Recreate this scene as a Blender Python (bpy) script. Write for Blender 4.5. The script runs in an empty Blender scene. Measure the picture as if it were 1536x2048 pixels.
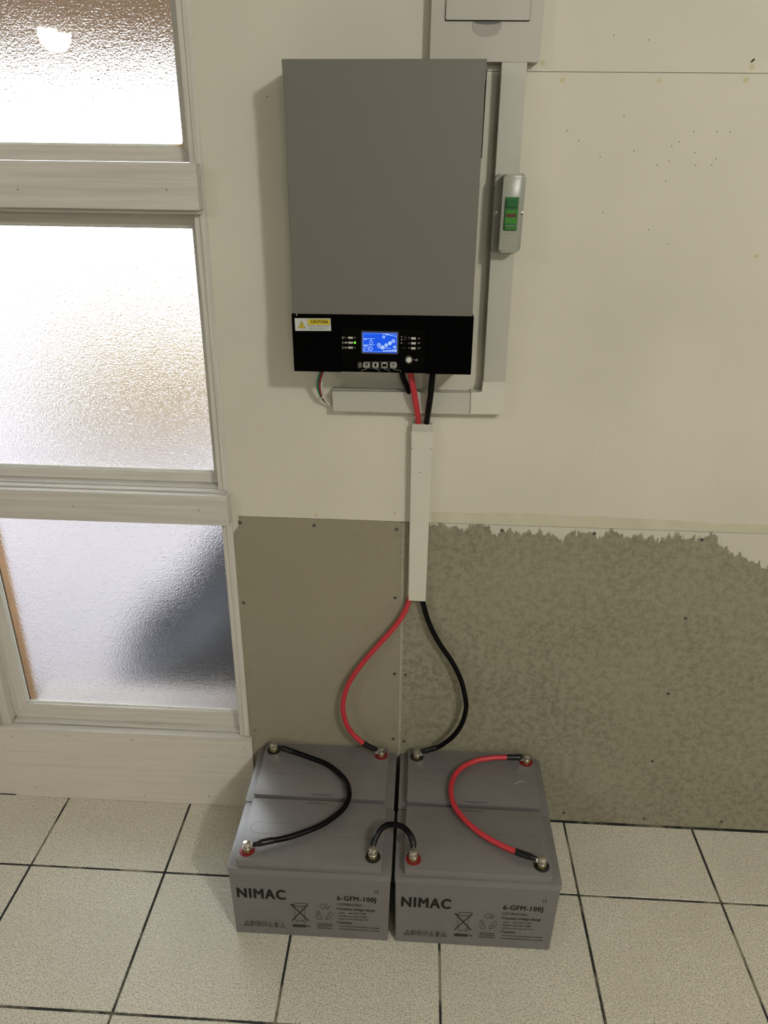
import bpy, bmesh, math, random
from mathutils import Vector, Matrix

random.seed(7)
S = bpy.context.scene
COL = S.collection

# ------------------------------------------------------------------ camera
cd = bpy.data.cameras.new('camera')
cam = bpy.data.objects.new('camera', cd); COL.objects.link(cam)
cd.sensor_fit = 'VERTICAL'; cd.sensor_height = 36.0; cd.sensor_width = 27.0
cd.lens = 1486.37 * 36.0 / 2048.0
cd.clip_start = 0.02
R_, U_, F_ = ((0.9985254, 0.0529598, 0.0119251), (-0.0330324, 0.4184282, 0.907649), (-0.0430791, 0.9067045, -0.4195606))
m = Matrix((R_, U_, tuple(-a for a in F_))).transposed().to_4x4()
m.translation = Vector((0.3396, -1.3729, 1.4648))
cam.matrix_world = m
S.camera = cam

# ------------------------------------------------------------------ exposure, world, lights
S.view_settings.view_transform = 'Standard'
S.view_settings.look = 'None'
S.view_settings.exposure = 0.0
S.view_settings.gamma = 1.0
S.view_settings.use_curve_mapping = False
S.cycles.max_bounces = 10
S.cycles.transmission_bounces = 8
S.cycles.sample_clamp_indirect = 6.0

w = bpy.data.worlds.new('daylight'); S.world = w; w.use_nodes = True
bg = w.node_tree.nodes['Background']
bg.inputs['Color'].default_value = (0.92, 0.955, 1.0, 1); bg.inputs['Strength'].default_value = 6.2


def lamp(loc, power, rad, col=(1.0, 0.975, 0.90)):
    d = bpy.data.lights.new('ceiling_lamp_light', 'POINT'); d.energy = power; d.shadow_soft_size = rad; d.color = col
    o = bpy.data.objects.new('ceiling_lamp_light', d); COL.objects.link(o); o.location = loc
    return o


lamp((-2.3, -2.7, 2.50), 33, 0.09)
lamp((1.7, -2.45, 2.50), 99, 0.09)
lamp((-3.3, -6.8, 2.60), 62, 0.15)
lamp((1.7, -6.6, 2.45), 62, 0.15)

# ------------------------------------------------------------------ node helpers
def mat(name, col, rough=0.5, metal=0.0, spec=0.5):
    mt = bpy.data.materials.new(name); mt.use_nodes = True
    b = mt.node_tree.nodes['Principled BSDF']
    b.inputs['Base Color'].default_value = (*col, 1); b.inputs['Roughness'].default_value = rough
    b.inputs['Metallic'].default_value = metal; b.inputs['Specular IOR Level'].default_value = spec
    return mt


class NT:
    def __init__(s, mt):
        s.mt = mt; s.t = mt.node_tree; s.b = s.t.nodes['Principled BSDF']

    def new(s, typ, **kw):
        n = s.t.nodes.new(typ)
        for k, v in kw.items():
            if k.startswith('i_'):
                n.inputs[k[2:].replace('_', ' ')].default_value = v
            else:
                setattr(n, k, v)
        return n

    def link(s, a, b): s.t.links.new(a, b)

    def coord(s, scale=(1, 1, 1), kind='Object'):
        tc = s.new('ShaderNodeTexCoord'); mp = s.new('ShaderNodeMapping')
        mp.inputs['Scale'].default_value = scale
        s.link(tc.outputs[kind], mp.inputs['Vector']); return mp.outputs['Vector']

    def noise(s, vec, scale, detail=3, rough=0.5):
        n = s.new('ShaderNodeTexNoise'); n.inputs['Scale'].default_value = scale
        n.inputs['Detail'].default_value = detail; n.inputs['Roughness'].default_value = rough
        s.link(vec, n.inputs['Vector']); return n.outputs['Fac']

    def ramp(s, fac, stops):
        r = s.new('ShaderNodeValToRGB'); e = r.color_ramp.elements
        while len(e) < len(stops): e.new(0.5)
        for el, (p, c) in zip(e, stops):
            el.position = p; el.color = (*c, 1) if len(c) == 3 else c
        s.link(fac, r.inputs['Fac']); return r.outputs['Color']

    def mix(s, fac, a, b, mode='MIX'):
        n = s.new('ShaderNodeMix', data_type='RGBA', blend_type=mode)
        for sock, v in ((n.inputs[0], fac), (n.inputs[6], a), (n.inputs[7], b)):
            if isinstance(v, (int, float)): sock.default_value = v
            elif isinstance(v, tuple): sock.default_value = (*v, 1)
            else: s.link(v, sock)
        return n.outputs[2]

    def math(s, op, a, b=None):
        n = s.new('ShaderNodeMath', operation=op)
        for i, v in enumerate((a, b)):
            if v is None: continue
            if isinstance(v, (int, float)): n.inputs[i].default_value = v
            else: s.link(v, n.inputs[i])
        return n.outputs[0]

    def bump(s, h, strength=0.2, dist=0.001):
        n = s.new('ShaderNodeBump'); n.inputs['Strength'].default_value = strength
        n.inputs['Distance'].default_value = dist
        s.link(h, n.inputs['Height']); s.link(n.outputs['Normal'], s.b.inputs['Normal'])

    def color(s, c): s.link(c, s.b.inputs['Base Color'])


# ------------------------------------------------------------------ materials
def m_plaster():
    mt = mat('cream_wall_paint', (0.62, 0.60, 0.52), 0.6); n = NT(mt); v = n.coord()
    big = n.noise(v, 2.6, 4); c = n.ramp(big, [(0.3, (0.56, 0.535, 0.45)), (0.7, (0.645, 0.615, 0.52))])
    # faint drips and scuffs
    v2 = n.coord((14, 14, 1.6)); d = n.noise(v2, 1.5, 5, 0.65)
    c = n.mix(n.ramp(d, [(0.62, (0, 0, 0)), (0.8, (0.35, 0.35, 0.35))]), c, (0.50, 0.48, 0.40))
    n.color(c)
    h = n.noise(v, 190, 3, 0.6); n.bump(h, 0.18, 0.0008)
    return mt


def m_board(name, a, b, mott, paint=False):
    mt = mat(name, a, 0.85, spec=0.2); n = NT(mt); v = n.coord()
    f = n.noise(v, 62 if mott else 60, 8 if mott else 5, 0.82 if mott else 0.6); g = n.noise(v, 4, 4)
    c = n.ramp(f, [(0.43, a), (0.55, b)]) if mott else n.ramp(f, [(0.25, a), (0.75, b)])
    c = n.mix(n.ramp(g, [(0.35, (0.0, 0.0, 0.0)), (0.7, (0.4, 0.4, 0.4))]), c, tuple(x * 1.13 for x in b))
    if paint:
        sp = n.new('ShaderNodeSeparateXYZ'); n.link(v, sp.inputs[0]); x, z = sp.outputs[0], sp.outputs[2]
        # ragged lower edge of the brushed-on paint, deeper to the right
        v1 = n.coord((1, 1, 0.35)); n1 = n.noise(v1, 26, 8, 0.72); n2 = n.noise(v1, 7, 2)
        d = n.math('MULTIPLY', n.math('SUBTRACT', n1, 0.45), 0.135)
        d2 = n.math('MULTIPLY', n.math('SUBTRACT', n2, 0.5), 0.045)
        ramp_x = n.math('MULTIPLY', n.math('MAXIMUM', n.math('SUBTRACT', x, 0.935), 0.0), 0.52)
        start = n.math('MULTIPLY', n.math('MINIMUM', n.math('SUBTRACT', x, 0.47), 0.10), 0.09)
        thr = n.math('SUBTRACT', 0.8085, n.math('ADD', n.math('ADD', n.math('ADD', d, d2), ramp_x), start))
        mask = n.math('GREATER_THAN', z, thr)
        c = n.mix(mask, c, (0.56, 0.535, 0.45))
        mid = n.math('MULTIPLY', mask, 0.5)
        h = n.math('ADD', f, n.math('MULTIPLY', mid, 2.0))
        n.bump(h, 0.10, 0.0008)
    else:
        n.bump(f, 0.10, 0.0008)
    n.color(c)
    return mt


def m_tile():
    mt = mat('speckled_cream_tile', (0.6, 0.56, 0.45), 0.42); n = NT(mt); v = n.coord(kind='Object')
    info = n.new('ShaderNodeObjectInfo')
    off = n.new('ShaderNodeVectorMath', operation='ADD'); n.link(v, off.inputs[0])
    cmb = n.new('ShaderNodeCombineXYZ'); r10 = n.math('MULTIPLY', info.outputs['Random'], 37.0)
    n.link(r10, cmb.inputs[0]); n.link(r10, cmb.inputs[1]); n.link(cmb.outputs[0], off.inputs[1]); v = off.outputs[0]
    f = n.noise(v, 460, 2.0, 0.6); g = n.noise(v, 150, 3, 0.6)
    c = n.ramp(g, [(0.3, (0.64, 0.605, 0.51)), (0.7, (0.785, 0.75, 0.645))])
    spk = n.ramp(f, [(0.385, (1, 1, 1)), (0.445, (0, 0, 0))])
    c = n.mix(spk, c, (0.12, 0.105, 0.07))
    big = n.noise(v, 5, 3); c = n.mix(n.ramp(big, [(0.4, (0, 0, 0)), (0.75, (0.25, 0.25, 0.25))]), c, (0.40, 0.37, 0.29))
    n.color(c); n.bump(f, 0.12, 0.0006)
    return mt


def m_grout():
    mt = mat('dark_grout', (0.02, 0.022, 0.022), 0.8); n = NT(mt); v = n.coord()
    f = n.noise(v, 9, 5, 0.6)
    n.color(n.ramp(f, [(0.49, (0.016, 0.018, 0.019)), (0.60, (0.24, 0.22, 0.15))]))
    return mt


def m_painted_wood(name='white_painted_wood', a=(0.50, 0.475, 0.43), b=(0.66, 0.635, 0.58), vertical=False):
    mt = mat(name, a, 0.45); n = NT(mt)
    v = n.coord((70, 40, 2.0) if vertical else (2.0, 40, 70))
    f = n.noise(v, 2.2, 6, 0.6); c = n.ramp(f, [(0.3, a), (0.72, b)])
    n.color(c); n.bump(f, 0.28, 0.0016)
    return mt


def m_glass():
    mt = mat('frosted_glass', (0.97, 0.98, 0.98), 0.20); n = NT(mt); b = n.b
    b.inputs['Transmission Weight'].default_value = 1.0
    b.inputs['IOR'].default_value = 1.45
    b.inputs['Coat Weight'].default_value = 0.6; b.inputs['Coat Roughness'].default_value = 0.015
    v = n.coord((1, 1, 1.25)); f = n.noise(v, 300, 2, 0.5)
    v2 = n.coord((0.25, 1, 3)); g = n.noise(v2, 110, 3, 0.6)
    h = n.math('ADD', f, n.math('MULTIPLY', g, 0.45))
    n.bump(h, 0.75, 0.0013)
    b.inputs['Roughness'].default_value = 0.17
    return mt


def m_noisy(name, a, b, scale, rough=0.5, bump=0.05, metal=0.0, spec=0.5):
    mt = mat(name, a, rough, metal, spec); n = NT(mt); v = n.coord(); f = n.noise(v, scale, 3)
    n.color(n.ramp(f, [(0.3, a), (0.7, b)])); n.bump(f, bump, 0.0006); return mt


def m_emit(name, col, strength):
    mt = mat(name, (0.0, 0.0, 0.0), 0.4)
    b = mt.node_tree.nodes['Principled BSDF']
    b.inputs['Emission Color'].default_value = (*col, 1); b.inputs['Emission Strength'].default_value = strength
    return mt


PLASTER = m_plaster()
BOARD_L = m_board('smooth_cement_board', (0.245, 0.222, 0.160), (0.275, 0.250, 0.182), False)
BOARD_R = m_board('mottled_cement_board', (0.185, 0.169, 0.115), (0.275, 0.256, 0.188), True, True)
TILE = m_tile(); GROUT = m_grout()
WOOD = m_painted_wood(); WOODV = m_painted_wood('white_painted_upright', vertical=True)
KICK = m_painted_wood('cream_painted_board', (0.60, 0.56, 0.495), (0.70, 0.66, 0.59))
OSILL = m_noisy('outer_sill_paint', (0.25, 0.225, 0.215), (0.30, 0.27, 0.26), 30, 0.6)
GLASS = m_glass()
PUTTY = m_noisy('white_sealant', (0.72, 0.74, 0.70), (0.82, 0.83, 0.78), 60, 0.5, 0.3)
STAINP = m_noisy('yellowed_sealant', (0.75, 0.42, 0.08), (0.8, 0.6, 0.25), 60, 0.5, 0.3)
TIMBER = m_noisy('orange_outer_timber', (0.24, 0.12, 0.036), (0.28, 0.15, 0.05), 20, 0.6)
CEIL = m_noisy('ceiling_paint', (0.72, 0.70, 0.64), (0.78, 0.76, 0.70), 3, 0.8)
ROOMW = m_noisy('room_wall_paint', (0.52, 0.50, 0.43), (0.58, 0.555, 0.47), 3, 0.8)
CASE = m_noisy('grey_battery_plastic', (0.142, 0.133, 0.135), (0.154, 0.145, 0.147), 30, 0.36, 0.03, 0.0, 0.6)
CASE2 = m_noisy('grey_battery_cover_plastic', (0.148, 0.139, 0.142), (0.161, 0.151, 0.154), 26, 0.34, 0.02, 0.0, 1.0)
GROOVE = mat('grey_groove', (0.10, 0.095, 0.095), 0.5)
INK = mat('dark_print', (0.016, 0.018, 0.014), 0.55)
INK2 = mat('brown_print', (0.06, 0.052, 0.05), 0.55)
REDP = mat('red_ring_plastic', (0.17, 0.004, 0.007), 0.4)
BLKP = mat('black_ring_plastic', (0.008, 0.008, 0.008), 0.35)
BRASS = m_noisy('brass', (0.50, 0.38, 0.17), (0.62, 0.50, 0.26), 200, 0.32, 0.05, 1.0)
STEEL = m_noisy('steel', (0.55, 0.52, 0.46), (0.66, 0.63, 0.57), 250, 0.28, 0.05, 1.0)
TIN = m_noisy('tinned_lug', (0.62, 0.60, 0.54), (0.72, 0.70, 0.64), 250, 0.3, 0.05, 1.0)
REDC = m_noisy('red_cable_sheath', (0.46, 0.022, 0.036), (0.52, 0.030, 0.046), 60, 0.42, 0.04)
BLKC = m_noisy('black_cable_sheath', (0.0015, 0.0015, 0.002), (0.003, 0.003, 0.0035), 60, 0.30, 0.04, 0.0, 0.12)
SHRINK = m_noisy('black_heat_shrink', (0.007, 0.007, 0.008), (0.013, 0.013, 0.014), 260, 0.20, 0.5, 0.0, 0.25)
INV = m_noisy('grey_powder_coat', (0.134, 0.129, 0.108), (0.145, 0.140, 0.118), 300, 0.5, 0.10)
BLK = mat('black_panel', (0.0012, 0.0012, 0.0012), 0.6, spec=0.015)
BLK2 = mat('black_panel_insert', (0.0022, 0.0022, 0.0022), 0.6, spec=0.02)
PRINT = mat('white_print', (0.42, 0.41, 0.37), 0.5)
PRINTD = mat('dim_print', (0.11, 0.11, 0.10), 0.5)
LENS = mat('pale_indicator_window', (0.50, 0.49, 0.44), 0.4)
BUTTON = mat('pale_button', (0.62, 0.60, 0.55), 0.35)
BEZEL = mat('grey_screen_bezel', (0.055, 0.06, 0.065), 0.35)
LCD = m_emit('blue_lcd', (0.0, 0.085, 0.78), 1.0)
LCDW = m_emit('white_lcd_segment', (0.48, 0.68, 1.0), 0.95)
LEDG = m_emit('green_led', (0.20, 1.0, 0.03), 1.3)
STKW = mat('white_sticker', (0.52, 0.54, 0.52), 0.45)
STKY = mat('yellow_sticker_print', (0.62, 0.50, 0.03), 0.45)
PVC = m_noisy('grey_pvc', (0.47, 0.455, 0.40), (0.50, 0.485, 0.43), 12, 0.42, 0.02)
PVC2 = m_noisy('white_pvc', (0.60, 0.585, 0.50), (0.63, 0.61, 0.53), 12, 0.42, 0.02)
PVCB = m_noisy('consumer_unit_plastic', (0.44, 0.415, 0.37), (0.46, 0.435, 0.39), 12, 0.38, 0.02)
RECESS_SHADE = mat('thumb_recess_shade', (0.36, 0.335, 0.31), 0.14)
ISO = m_noisy('glossy_grey_plastic', (0.30, 0.305, 0.26), (0.32, 0.325, 0.28), 12, 0.16, 0.02)
GREEN = mat('green_switch', (0.035, 0.20, 0.022), 0.25)
GREEN2 = mat('dark_green_switch', (0.02, 0.115, 0.035), 0.25)
DRED = mat('dark_red_band', (0.085, 0.010, 0.008), 0.4)
SCREWM = m_noisy('dull_screw_metal', (0.040, 0.038, 0.032), (0.13, 0.12, 0.10), 300, 0.5, 0.3, 0.2)
SCREWP = m_noisy('filled_screw_head', (0.20, 0.18, 0.13), (0.26, 0.24, 0.18), 400, 0.6, 0.3)
HOLE = mat('dark_hole', (0.035, 0.03, 0.022), 0.9, spec=0.1)
STAIN = mat('yellow_glue_stain', (0.50, 0.47, 0.28), 0.5)
FILL = m_noisy('joint_filler', (0.30, 0.275, 0.205), (0.38, 0.35, 0.275), 90, 0.8, 0.2)
W_GRN = mat('green_wire', (0.01, 0.16, 0.09), 0.4); W_RED = mat('dark_red_wire', (0.30, 0.012, 0.03), 0.4)
W_WHT = mat('white_wire', (0.62, 0.60, 0.55), 0.4)
EXG = m_noisy('pale_paving', (0.172, 0.157, 0.170), (0.212, 0.196, 0.206), 3, 0.9)
EXW = m_noisy('yellowish_garden_wall', (0.27, 0.195, 0.085), (0.32, 0.245, 0.115), 1.2, 0.9)
EXR = m_noisy('brown_porch_timber', (0.42, 0.25, 0.105), (0.50, 0.31, 0.135), 3, 0.8)
EXD = m_noisy('dark_blue_grey_cover', (0.011, 0.021, 0.056), (0.028, 0.044, 0.088), 5, 0.45, 0.4)
SHADE = m_emit('lamp_shade_glow', (1.0, 0.93, 0.80), 3.0)


# ------------------------------------------------------------------ mesh helpers
class MB:
    def __init__(s): s.bm = bmesh.new()

    def box(s, x0, x1, y0, y1, z0, z1, bev=0.0, seg=2):
        r = bmesh.ops.create_cube(s.bm, size=1.0); vs = r['verts']
        for v in vs:
            v.co = Vector((x0 + (v.co.x + .5) * (x1 - x0), y0 + (v.co.y + .5) * (y1 - y0), z0 + (v.co.z + .5) * (z1 - z0)))
        if bev > 0:
            ed = list({e for v in vs for e in v.link_edges})
            bmesh.ops.bevel(s.bm, geom=ed, offset=bev, segments=seg, affect='EDGES', profile=0.5)
        return s

    def hexa(s, pts, bev=0.0):
        """8 corners: bottom 4 (ccw), top 4"""
        vs = [s.bm.verts.new(p) for p in pts]
        fs = [(3, 2, 1, 0), (4, 5, 6, 7), (0, 1, 5, 4), (1, 2, 6, 5), (2, 3, 7, 6), (3, 0, 4, 7)]
        for f in fs: s.bm.faces.new([vs[i] for i in f])
        if bev > 0:
            ed = list({e for v in vs for e in v.link_edges})
            bmesh.ops.bevel(s.bm, geom=ed, offset=bev, segments=2, affect='EDGES', profile=0.5)
        return s

    def prism(s, outline, axis, a, b, bev=0.0, seg=2):
        """outline of 2-D points extruded along axis 'x','y','z' from a to b; bevels the b-side rim"""
        def p(u, v, t): return {'x': (t, u, v), 'y': (u, t, v), 'z': (u, v, t)}[axis]
        lo = [s.bm.verts.new(p(u, v, a)) for u, v in outline]; hi = [s.bm.verts.new(p(u, v, b)) for u, v in outline]
        n = len(outline); s.bm.faces.new(lo[::-1]); top = s.bm.faces.new(hi)
        for i in range(n): s.bm.faces.new((lo[i], lo[(i + 1) % n], hi[(i + 1) % n], hi[i]))
        if bev > 0:
            bmesh.ops.bevel(s.bm, geom=list(top.edges), offset=bev, segments=seg, affect='EDGES', profile=0.5)
        return s

    def cyl(s, c, r, h, axis='z', n=24, bev=0.0, r2=None):
        o = [(c[0] + r * math.cos(2 * math.pi * i / n), c[1] + r * math.sin(2 * math.pi * i / n)) for i in range(n)] if axis == 'z' else None
        if axis == 'z': return s.prism(o, 'z', c[2], c[2] + h, bev, 2)
        if axis == 'y':
            o = [(c[0] + r * math.cos(2 * math.pi * i / n), c[2] + r * math.sin(2 * math.pi * i / n)) for i in range(n)]
            return s.prism(o, 'y', c[1], c[1] + h, bev, 2)

    def tube(s, pts, r, n=14, res=6, closed=False):
        """round tube along a smoothed path; r may be a list"""
        P = [Vector(p) for p in pts]; k = len(P); Q = []; RR = []
        rr = r if isinstance(r, (list, tuple)) else [r] * k
        for i in range(k - 1):
            p0 = P[i - 1] if i else P[0] * 2 - P[1]; p1, p2 = P[i], P[i + 1]; p3 = P[i + 2] if i + 2 < k else P[-1] * 2 - P[-2]
            for j in range(res):
                t = j / res
                Q.append(0.5 * ((2 * p1) + (p2 - p0) * t + (2 * p0 - 5 * p1 + 4 * p2 - p3) * t * t + (3 * p1 - p0 - 3 * p2 + p3) * t ** 3))
                RR.append(rr[i] * (1 - t) + rr[i + 1] * t)
        Q.append(P[-1]); RR.append(rr[-1])
        up = Vector((0.13, 0.21, 0.97)).normalized(); rings = []
        for i, q in enumerate(Q):
            d = (Q[min(i + 1, len(Q) - 1)] - Q[max(i - 1, 0)]).normalized()
            a = up - d * up.dot(d)
            a = a.normalized() if a.length > 1e-4 else d.orthogonal().normalized()
            up = a; b = d.cross(a)
            rings.append([s.bm.verts.new(q + (a * math.cos(2 * math.pi * j / n) + b * math.sin(2 * math.pi * j / n)) * RR[i]) for j in range(n)])
        for A, B in zip(rings, rings[1:]):
            for j in range(n): s.bm.faces.new((A[j], A[(j + 1) % n], B[(j + 1) % n], B[j]))
        s.bm.faces.new(rings[0][::-1]); s.bm.faces.new(rings[-1])
        return s

    def build(s, name, m_, parent=None, smooth=False, loc=None):
        bmesh.ops.recalc_face_normals(s.bm, faces=s.bm.faces)
        me = bpy.data.meshes.new(name); s.bm.to_mesh(me); s.bm.free()
        me.materials.append(m_)
        if smooth:
            me.polygons.foreach_set('use_smooth', [True] * len(me.polygons))
            try: me.set_sharp_from_angle(angle=math.radians(40))
            except Exception: pass
        o = bpy.data.objects.new(name, me); COL.objects.link(o)
        if parent is not None: o.parent = parent
        if loc: o.location = loc
        return o


def rrect(x0, x1, z0, z1, r, n=5):
    out = []
    for cx, cz, a0 in ((x1 - r, z1 - r, 0), (x0 + r, z1 - r, 90), (x0 + r, z0 + r, 180), (x1 - r, z0 + r, 270)):
        for i in range(n + 1):
            a = math.radians(a0 + 90 * i / n); out.append((cx + r * math.cos(a), cz + r * math.sin(a)))
    return out


def empty(name, loc=(0, 0, 0), label=None, cat=None, group=None, kind=None):
    o = bpy.data.objects.new(name, None); COL.objects.link(o); o.location = loc; o.empty_display_size = 0.05
    return tag(o, label, cat, group, kind)


def tag(o, label=None, cat=None, group=None, kind=None):
    for k, v in (('label', label), ('category', cat), ('group', group), ('kind', kind)):
        if v: o[k] = v
    return o


# flat print --------------------------------------------------------
_glyph = {}


def text_mesh(txt, bold):
    key = (txt, bold)
    if key in _glyph: return _glyph[key]
    cu = bpy.data.curves.new('print', 'FONT'); cu.body = txt; cu.size = 1.0; cu.resolution_u = 3
    if bold: cu.space_character = 1.0 + bold * 3.2
    ob = bpy.data.objects.new('print', cu); COL.objects.link(ob); bpy.context.view_layer.update()
    me = bpy.data.meshes.new_from_object(ob.evaluated_get(bpy.context.evaluated_depsgraph_get()))
    vs = [(v.co.x, v.co.y) for v in me.vertices]; fs = [tuple(p.vertices) for p in me.polygons]
    bpy.data.objects.remove(ob); bpy.data.curves.remove(cu); bpy.data.meshes.remove(me)
    if bold:      # heavier strokes: the same outline laid down again slightly to the side
        V, Fc = [], []
        steps = ((-1, 0), (0, 0), (1, 0)) if bold < 0.03 else ((-1, 0), (-.5, 0), (0, 0), (.5, 0), (1, 0), (-.5, .5), (.5, .5), (-.5, -.5), (.5, -.5))
        for dx, dy in steps:
            b0 = len(V); V += [(x + dx * bold, y + dy * bold) for x, y in vs]; Fc += [tuple(b0 + i for i in f) for f in fs]
        vs, fs = V, Fc
    _glyph[key] = (vs, fs); return _glyph[key]


class Flat:
    """flat print on a vertical plane y = const (u = x, v = z) or, with top=True, on a horizontal one (v = y)"""
    def __init__(s, f=None): s.V = []; s.F = []; s.f = f or (lambda u, v: (u, v))

    def poly(s, pts):
        b = len(s.V); s.V += [s.f(*p) for p in pts]; s.F.append(tuple(range(b, b + len(pts)))); return s

    def rect(s, a, b, c, d): return s.poly([(a, b), (c, b), (c, d), (a, d)])

    def frame(s, a, b, c, d, t):
        s.rect(a, b, c, b + t); s.rect(a, d - t, c, d); s.rect(a, b + t, a + t, d - t); return s.rect(c - t, b + t, c, d - t)

    def disc(s, u, v, r, n=20): return s.poly([(u + r * math.cos(2 * math.pi * i / n), v + r * math.sin(2 * math.pi * i / n)) for i in range(n)])

    def arc(s, u, v, r, t, a0=0, a1=360, n=24):
        for i in range(n):
            A, B = (math.radians(a0 + (a1 - a0) * j / n) for j in (i, i + 1))
            s.poly([(u + q * math.cos(w_), v + q * math.sin(w_)) for q, w_ in ((r - t, A), (r, A), (r, B), (r - t, B))])
        return s

    def line(s, pts, t, closed=False):
        P = list(pts) + ([pts[0]] if closed else [])
        for (a, b), (c, d) in zip(P, P[1:]):
            L = math.hypot(c - a, d - b) or 1; ux, uy = (c - a) / L * t / 2, (d - b) / L * t / 2; nx, ny = -uy, ux
            s.poly([(a - ux + nx, b - uy + ny), (c + ux + nx, d + uy + ny), (c + ux - nx, d + uy - ny), (a - ux - nx, b - uy - ny)])
        return s

    def text(s, txt, p0, p1, h, bold=0.0, flip=False):
        """p0, p1: ends of the baseline in the input frame, h: capital height in world units"""
        (x0, z0), (x1, z1) = s.f(*p0), s.f(*p1); z = (z0 + z1) / 2
        vs, fs = text_mesh(txt, bold); a = min(v[0] for v in vs); b = max(v[0] for v in vs)
        k = (x1 - x0) / (b - a); q = h / 0.73; base = len(s.V)
        s.V += [(x0 + (v[0] - a) * k, z + v[1] * q) for v in vs]
        s.F += [tuple(base + i for i in f) for f in fs]; return s

    def build(s, name, m_, parent, y, top=False):
        me = bpy.data.meshes.new(name)
        me.from_pydata([(u, v, y) if top else (u, y, v) for u, v in s.V], [], s.F); me.update(); me.materials.append(m_)
        o = bpy.data.objects.new(name, me); COL.objects.link(o); o.parent = parent; return o


def hom(h):
    def f(u, v):
        w_ = 1 + h[6] * u + h[7] * v
        return ((h[0] + h[1] * u + h[2] * v) / w_, (h[3] + h[4] * u + h[5] * v) / w_)
    return f


# ================================================================== SETTING
# floor slab with grout showing between separately laid tiles
T = 0.3123; TX = -0.5192; TY = -0.2046; G = 0.0052
floor = MB().box(-5.0, 4.0, -8.0, 0.012, -0.06, -0.0016).build('floor', GROUT); tag(floor, kind='structure')
tile_me = {}


def tile(x0, x1, y0, y1):
    key = (round(x1 - x0, 4), round(y1 - y0, 4))
    cx, cy = (x0 + x1) / 2, (y0 + y1) / 2
    if key not in tile_me:
        w_, d_ = key; w_ -= G; d_ -= G
        o = MB().box(-w_ / 2, w_ / 2, -d_ / 2, d_ / 2, -0.008, 0.0, 0.0009, 1).build('tile', TILE, floor)
        tile_me[key] = o.data
    else:
        o = bpy.data.objects.new('tile', tile_me[key]); COL.objects.link(o); o.parent = floor
    o.location = (cx + random.uniform(-.0004, .0004), cy + random.uniform(-.0004, .0004), random.uniform(-0.0002, 0))


for i in range(-6, 8):
    x0 = TX + i * T
    tile(x0, x0 + T, TY, 0.0)
    for j in range(10):
        tile(x0, x0 + T, TY - (j + 1) * T, TY - j * T)

# back wall core with the window opening left out, clad with sheets
core = MB()
core.box(-0.0405, 4.0, 0.012, 0.14, 0, 2.65); core.box(-5.0, -0.70, 0.012, 0.14, 0, 2.65)
core.box(-0.70, -0.0405, 0.012, 0.14, 1.96, 2.65); core.box(-0.70, -0.0405, 0.03, 0.14, -0.06, 0.215)
wall = core.build('wall_back', HOLE); tag(wall, kind='structure')
sheet = MB().hexa([(-0.0405, 0, 0.8095), (0.3200, 0, 0.8095), (0.3200, 0.012, 0.8095), (-0.0405, 0.012, 0.8095),
                   (-0.0405, 0, 2.65), (0.3125, 0, 2.65), (0.3125, 0.012, 2.65), (-0.0405, 0.012, 2.65)]).build('wall_panel', PLASTER, wall)
sheet = MB().hexa([(0.3205, 0, 0.8095), (1.5166, 0, 0.8095), (1.5166, 0.012, 0.8095), (0.3205, 0.012, 0.8095),
                   (0.3166, 0, 1.6066), (1.5166, 0, 1.6066), (1.5166, 0.012, 1.6066), (0.3166, 0.012, 1.6066)]).build('wall_panel', PLASTER, wall)
MB().hexa([(0.3166, 0, 1.6074), (1.5166, 0, 1.6074), (1.5166, 0.012, 1.6074), (0.3166, 0.012, 1.6074),
           (0.3135, 0, 2.65), (1.5166, 0, 2.65), (1.5166, 0.012, 2.65), (0.3135, 0.012, 2.65)]).build('wall_panel', PLASTER, wall)
MB().box(1.5176, 4.0, 0, 0.012, 0.8095, 2.65).build('wall_panel', PLASTER, wall)
MB().box(-5.0, -0.70, 0, 0.012, 0.0, 2.65).build('wall_panel', PLASTER, wall)
MB().box(-0.70, -0.0405, 0, 0.012, 1.96, 2.65).build('wall_panel', PLASTER, wall)
MB().hexa([(-0.0405, 0.0010, 0.003), (0.3168, 0.0010, 0.003), (0.3168, 0.012, 0.003), (-0.0405, 0.012, 0.003),
           (-0.0405, 0.0010, 0.8080), (0.3112, 0.0010, 0.8080), (0.3112, 0.012, 0.8080), (-0.0405, 0.012, 0.8080)], 0.0006).build('cement_board', BOARD_L, wall)
MB().hexa([(0.3178, 0.0010, 0.003), (1.5166, 0.0010, 0.003), (1.5166, 0.012, 0.003), (0.3178, 0.012, 0.003),
           (0.3122, 0.0010, 0.8080), (1.5166, 0.0010, 0.8080), (1.5166, 0.012, 0.8080), (0.3122, 0.012, 0.8080)], 0.0006).build('cement_board', BOARD_R, wall)
MB().box(1.5176, 4.0, 0.001, 0.012, 0.003, 0.808).build('cement_board', BOARD_R, wall)
# pale line of filler along the board joint, paint lips along the sheet edge
MB().hexa([(0.3168, 0.0004, 0.004), (0.3215, 0.0004, 0.004), (0.3215, 0.0020, 0.004), (0.3168, 0.0020, 0.004),
           (0.3113, 0.0004, 0.806), (0.3185, 0.0004, 0.806), (0.3185, 0.0020, 0.806), (0.3113, 0.0020, 0.806)]).build('joint_filler', FILL, wall)
lip = MB()
lip.prism([(0.3700, 0.8325), (0.372, 0.8105), (1.10, 0.8105), (1.10, 0.828), (1.0, 0.8300), (0.93, 0.8280), (0.86, 0.8320), (0.78, 0.8335), (0.70, 0.8360), (0.64, 0.8345), (0.58, 0.8372), (0.50, 0.8360), (0.45, 0.8335), (0.41, 0.8345)][::-1], 'y', 0.0002, -0.0005)
BAND = m_noisy('older_wall_paint', (0.50, 0.48, 0.36), (0.57, 0.55, 0.44), 25, 0.5, 0.1)
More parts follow.
